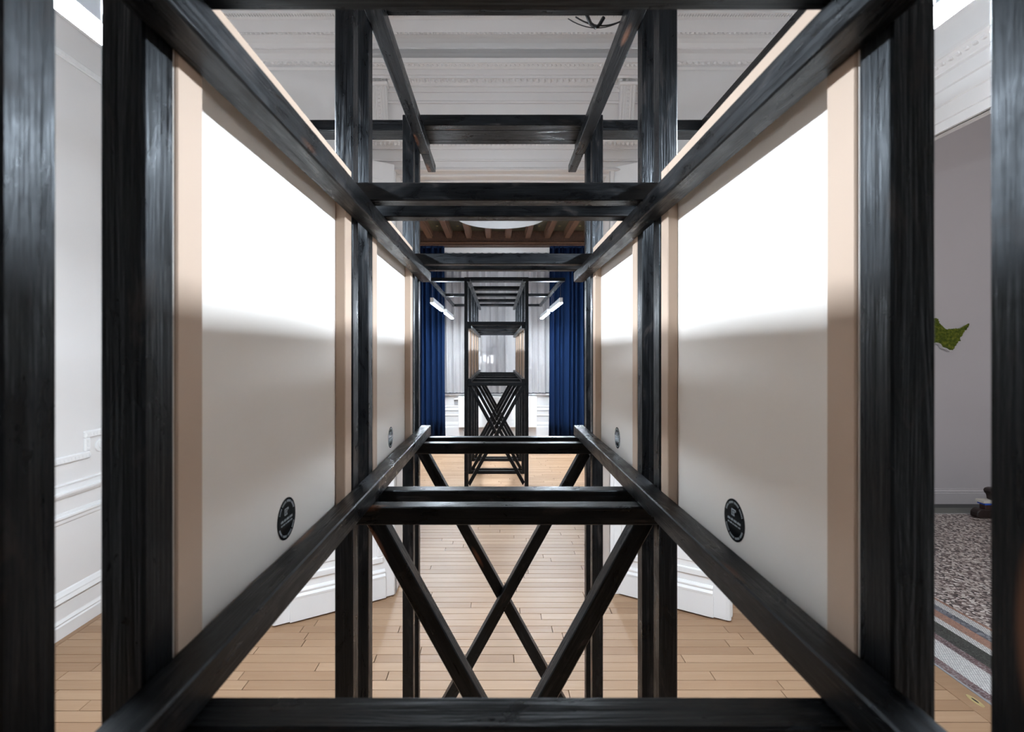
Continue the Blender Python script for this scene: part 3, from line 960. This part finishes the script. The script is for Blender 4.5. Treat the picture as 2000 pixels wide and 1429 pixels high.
# ------------------------------------------------------------------ radiator and fittings on the far wall
rad = empty('radiator', (0, 11.5, .2)); tag(rad, 'wide flat white radiator under the far window', 'radiator')
RX0, RX1, RZ0, RZ1 = -.945, .925, -1.755 + EYE, -1.035 + EYE
local(MB().box(RX0, RX1, 11.45, 11.475, RZ0, RZ1).build('front_panel', M['radiator'], rad, bevel=.006))
local(MB().box(RX0 + .01, RX1 - .01, 11.475, 11.56, RZ0 + .02, RZ1 - .02).build('convector', M['greymetal'], rad))
local(MB().box(RX0, RX1, 11.45, 11.57, RZ1, RZ1 + .018).build('top_grille', M['radiator'], rad, bevel=.004))
local(MB().tube([(-.80, 11.5, 0), (-.80, 11.5, RZ0 + .03)], .011, 8).build('pipe', M['greymetal'], rad))
local(MB().tube([(-.76, 11.5, 0), (-.76, 11.5, RZ0 + .03)], .011, 8).build('pipe', M['radiator'], rad))
local(MB().box(-.825, -.735, 11.48, 11.53, .12, .17).build('valve', M['greymetal'], rad, bevel=.01))
th = empty('wall_socket', (-1.0, 11.63, .8)); tag(th, 'small grey wall socket with cover flap left of the radiator', 'wall socket')
local(MB().box(-1.055, -.965, 11.625, 11.65, -1.225 + EYE, -1.125 + EYE).build('back_box', M['greymetal'], th, bevel=.006))
local(MB().prism([(11.625, -1.09 + EYE), (11.57, -1.10 + EYE), (11.57, -1.09 + EYE), (11.625, -1.07 + EYE)], 'x', -1.06, -.96).build('cover_flap', M['cap'], th))

# ------------------------------------------------------------------ hall things
def hp(px, py, Y=6.3):
    return ((px - 972.5) / 940 * Y, (690.5 - py) / 940 * Y + EYE)
outline = [(120, 250), (195, 265), (215, 350), (260, 405), (330, 465), (410, 530), (500, 500), (620, 495), (720, 495), (830, 430), (925, 378), (920, 420),
           (850, 510), (780, 580), (760, 640), (710, 700), (700, 740), (710, 775), (660, 800), (620, 870), (580, 920), (560, 965), (500, 990), (430, 945), (340, 920),
           (300, 850), (240, 820), (180, 810), (120, 820), (-100, 860), (-300, 930), (-500, 1010), (-640, 1080), (-800, 1060), (-860, 960), (-840, 860), (-700, 780),
           (-560, 700), (-450, 560), (-300, 500), (-150, 380), (0, 290)]
poly = [hp(1815 + x / 11.908, 600 + y / 11.908) for x, y in outline]
moss = empty('moss_wall_panel', (poly[0][0], 6.34, poly[0][1])); tag(moss, 'irregular green moss panel with pointed tail on the grey hall wall', 'moss panel')
cx = sum(p[0] for p in poly) / len(poly); cz = sum(p[1] for p in poly) / len(poly)
back = [(cx + (x - cx) * 1.02, cz + (z - cz) * 1.04 - .012) for x, z in poly]
local(MB().prism(back, 'y', 6.315, 6.358).build('backing_board', M['cap'], moss))
local(MB().prism(poly, 'y', 6.295, 6.316).build('moss_bed', M['moss'], moss))
def inside(x, z):
    c = False; j = len(poly) - 1
    for i in range(len(poly)):
        xi, zi = poly[i]; xj, zj = poly[j]
        if (zi > z) != (zj > z) and x < (xj - xi) * (z - zi) / (zj - zi) + xi: c = not c
        j = i
    return c
rnd = random.Random(4); m = MB()
xs = [p[0] for p in poly]; zs = [p[1] for p in poly]
cnt = 0
while cnt < 1500:
    x, z = rnd.uniform(min(xs), max(xs)), rnd.uniform(min(zs), max(zs))
    if not inside(x, z): continue
    cnt += 1
    rr = rnd.uniform(.006, .013); n = len(m.v); y = 6.296
    m.v += [(x + rr * math.cos(a), y, z + rr * math.sin(a)) for a in (0, 1.26, 2.51, 3.77, 5.03)]
    m.v += [(x + rr * .55 * math.cos(a + .6), y - rr * .8, z + rr * .55 * math.sin(a + .6)) for a in (0, 1.26, 2.51, 3.77, 5.03)]
    m.f += [(n + i, n + (i + 1) % 5, n + 5 + (i + 1) % 5, n + 5 + i) for i in range(5)] + [tuple(n + 5 + i for i in range(5))]
tag(local(m.build('moss_tufts', M['moss'], moss)), kind='stuff')

# dark carved stand half hidden behind the right-hand post
sx = 5.87
stand = empty('carved_stand', (sx + .2, 5.85, 0)); tag(stand, 'dark brown carved wooden stand foot at the right edge of the hall floor', 'stand')
foot = [(sx - .10, .0), (sx + .45, .0), (sx + .45, .105), (sx + .0, .105), (sx - .03, .115), (sx - .075, .105), (sx - .105, .075), (sx - .11, .03)]
local(MB().prism(foot, 'y', 5.78, 5.88).build('foot', M['darkwood'], stand, bevel=.01))
body = [(sx + .09, .213), (sx + .45, .213), (sx + .45, .36), (sx + .10, .36), (sx + .06, .35), (sx + .045, .325), (sx + .055, .30), (sx + .08, .27)]
local(MB().prism(body, 'y', 5.79, 5.875).build('scrolled_upright', M['darkwood'], stand, bevel=.008))
local(MB().box(sx + .0, sx + .45, 5.79, 5.875, .1, .16).build('lower_block', plain('red_brown_wood', (.05, .018, .014), .4), stand, bevel=.008))
bk = empty('book', (sx + .1, 5.9, .16)); tag(bk, 'blue and white book lying on the dark carved stand', 'book')
local(MB().box(sx - .015, sx + .3, 5.785, 5.88, .160, .180).build('blue_cover', M['bluecover'], bk))
local(MB().box(sx - .035, sx + .3, 5.78, 5.885, .181, .212).build('pages', M['paper'], bk, bevel=.002))

# brass floor plate on the border plank
bp_ = empty('floor_bolt_plate', (2.722, 2.745, 0)); tag(bp_, 'small oval brass bolt plate set in the border plank', 'bolt plate')
el = [(.019 * math.cos(t), .052 * math.sin(t)) for t in [2 * math.pi * i / 28 for i in range(28)]]
MB().prism(el, 'z', 0, .003).build('plate', M['brass'], bp_, bevel=.001)
sl = [(.006 * math.cos(t), .022 * math.sin(t)) for t in [2 * math.pi * i / 20 for i in range(20)]]
MB().prism(sl, 'z', .003, .0036).build('slot', M['cable'], bp_)

# globe lamp out of view, added as extra light for the hall
gl = empty('added_globe_lamp', (6.0, 2.4, 3.15)); tag(gl, 'added globe lamp, out of view, brightening the hall', 'lamp')
m = MB(); nr, ns = 10, 20
for i in range(nr + 1):
    t = math.pi * i / nr
    for j in range(ns):
        m.v.append((.17 * math.sin(t) * math.cos(2 * math.pi * j / ns), .17 * math.sin(t) * math.sin(2 * math.pi * j / ns), .17 * math.cos(t)))
for i in range(nr):
    for j in range(ns):
        m.f.append((i * ns + j, i * ns + (j + 1) % ns, (i + 1) * ns + (j + 1) % ns, (i + 1) * ns + j))
m.build('globe', M['globe'], gl, smooth=True)
MB().tube([(0, 0, .165), (0, 0, .22)], .04, 16).build('holder', M['brass'], gl)
MB().tube([(0, 0, .22), (0, 0, 3.05)], .008, 8).build('rod', M['brass'], gl)
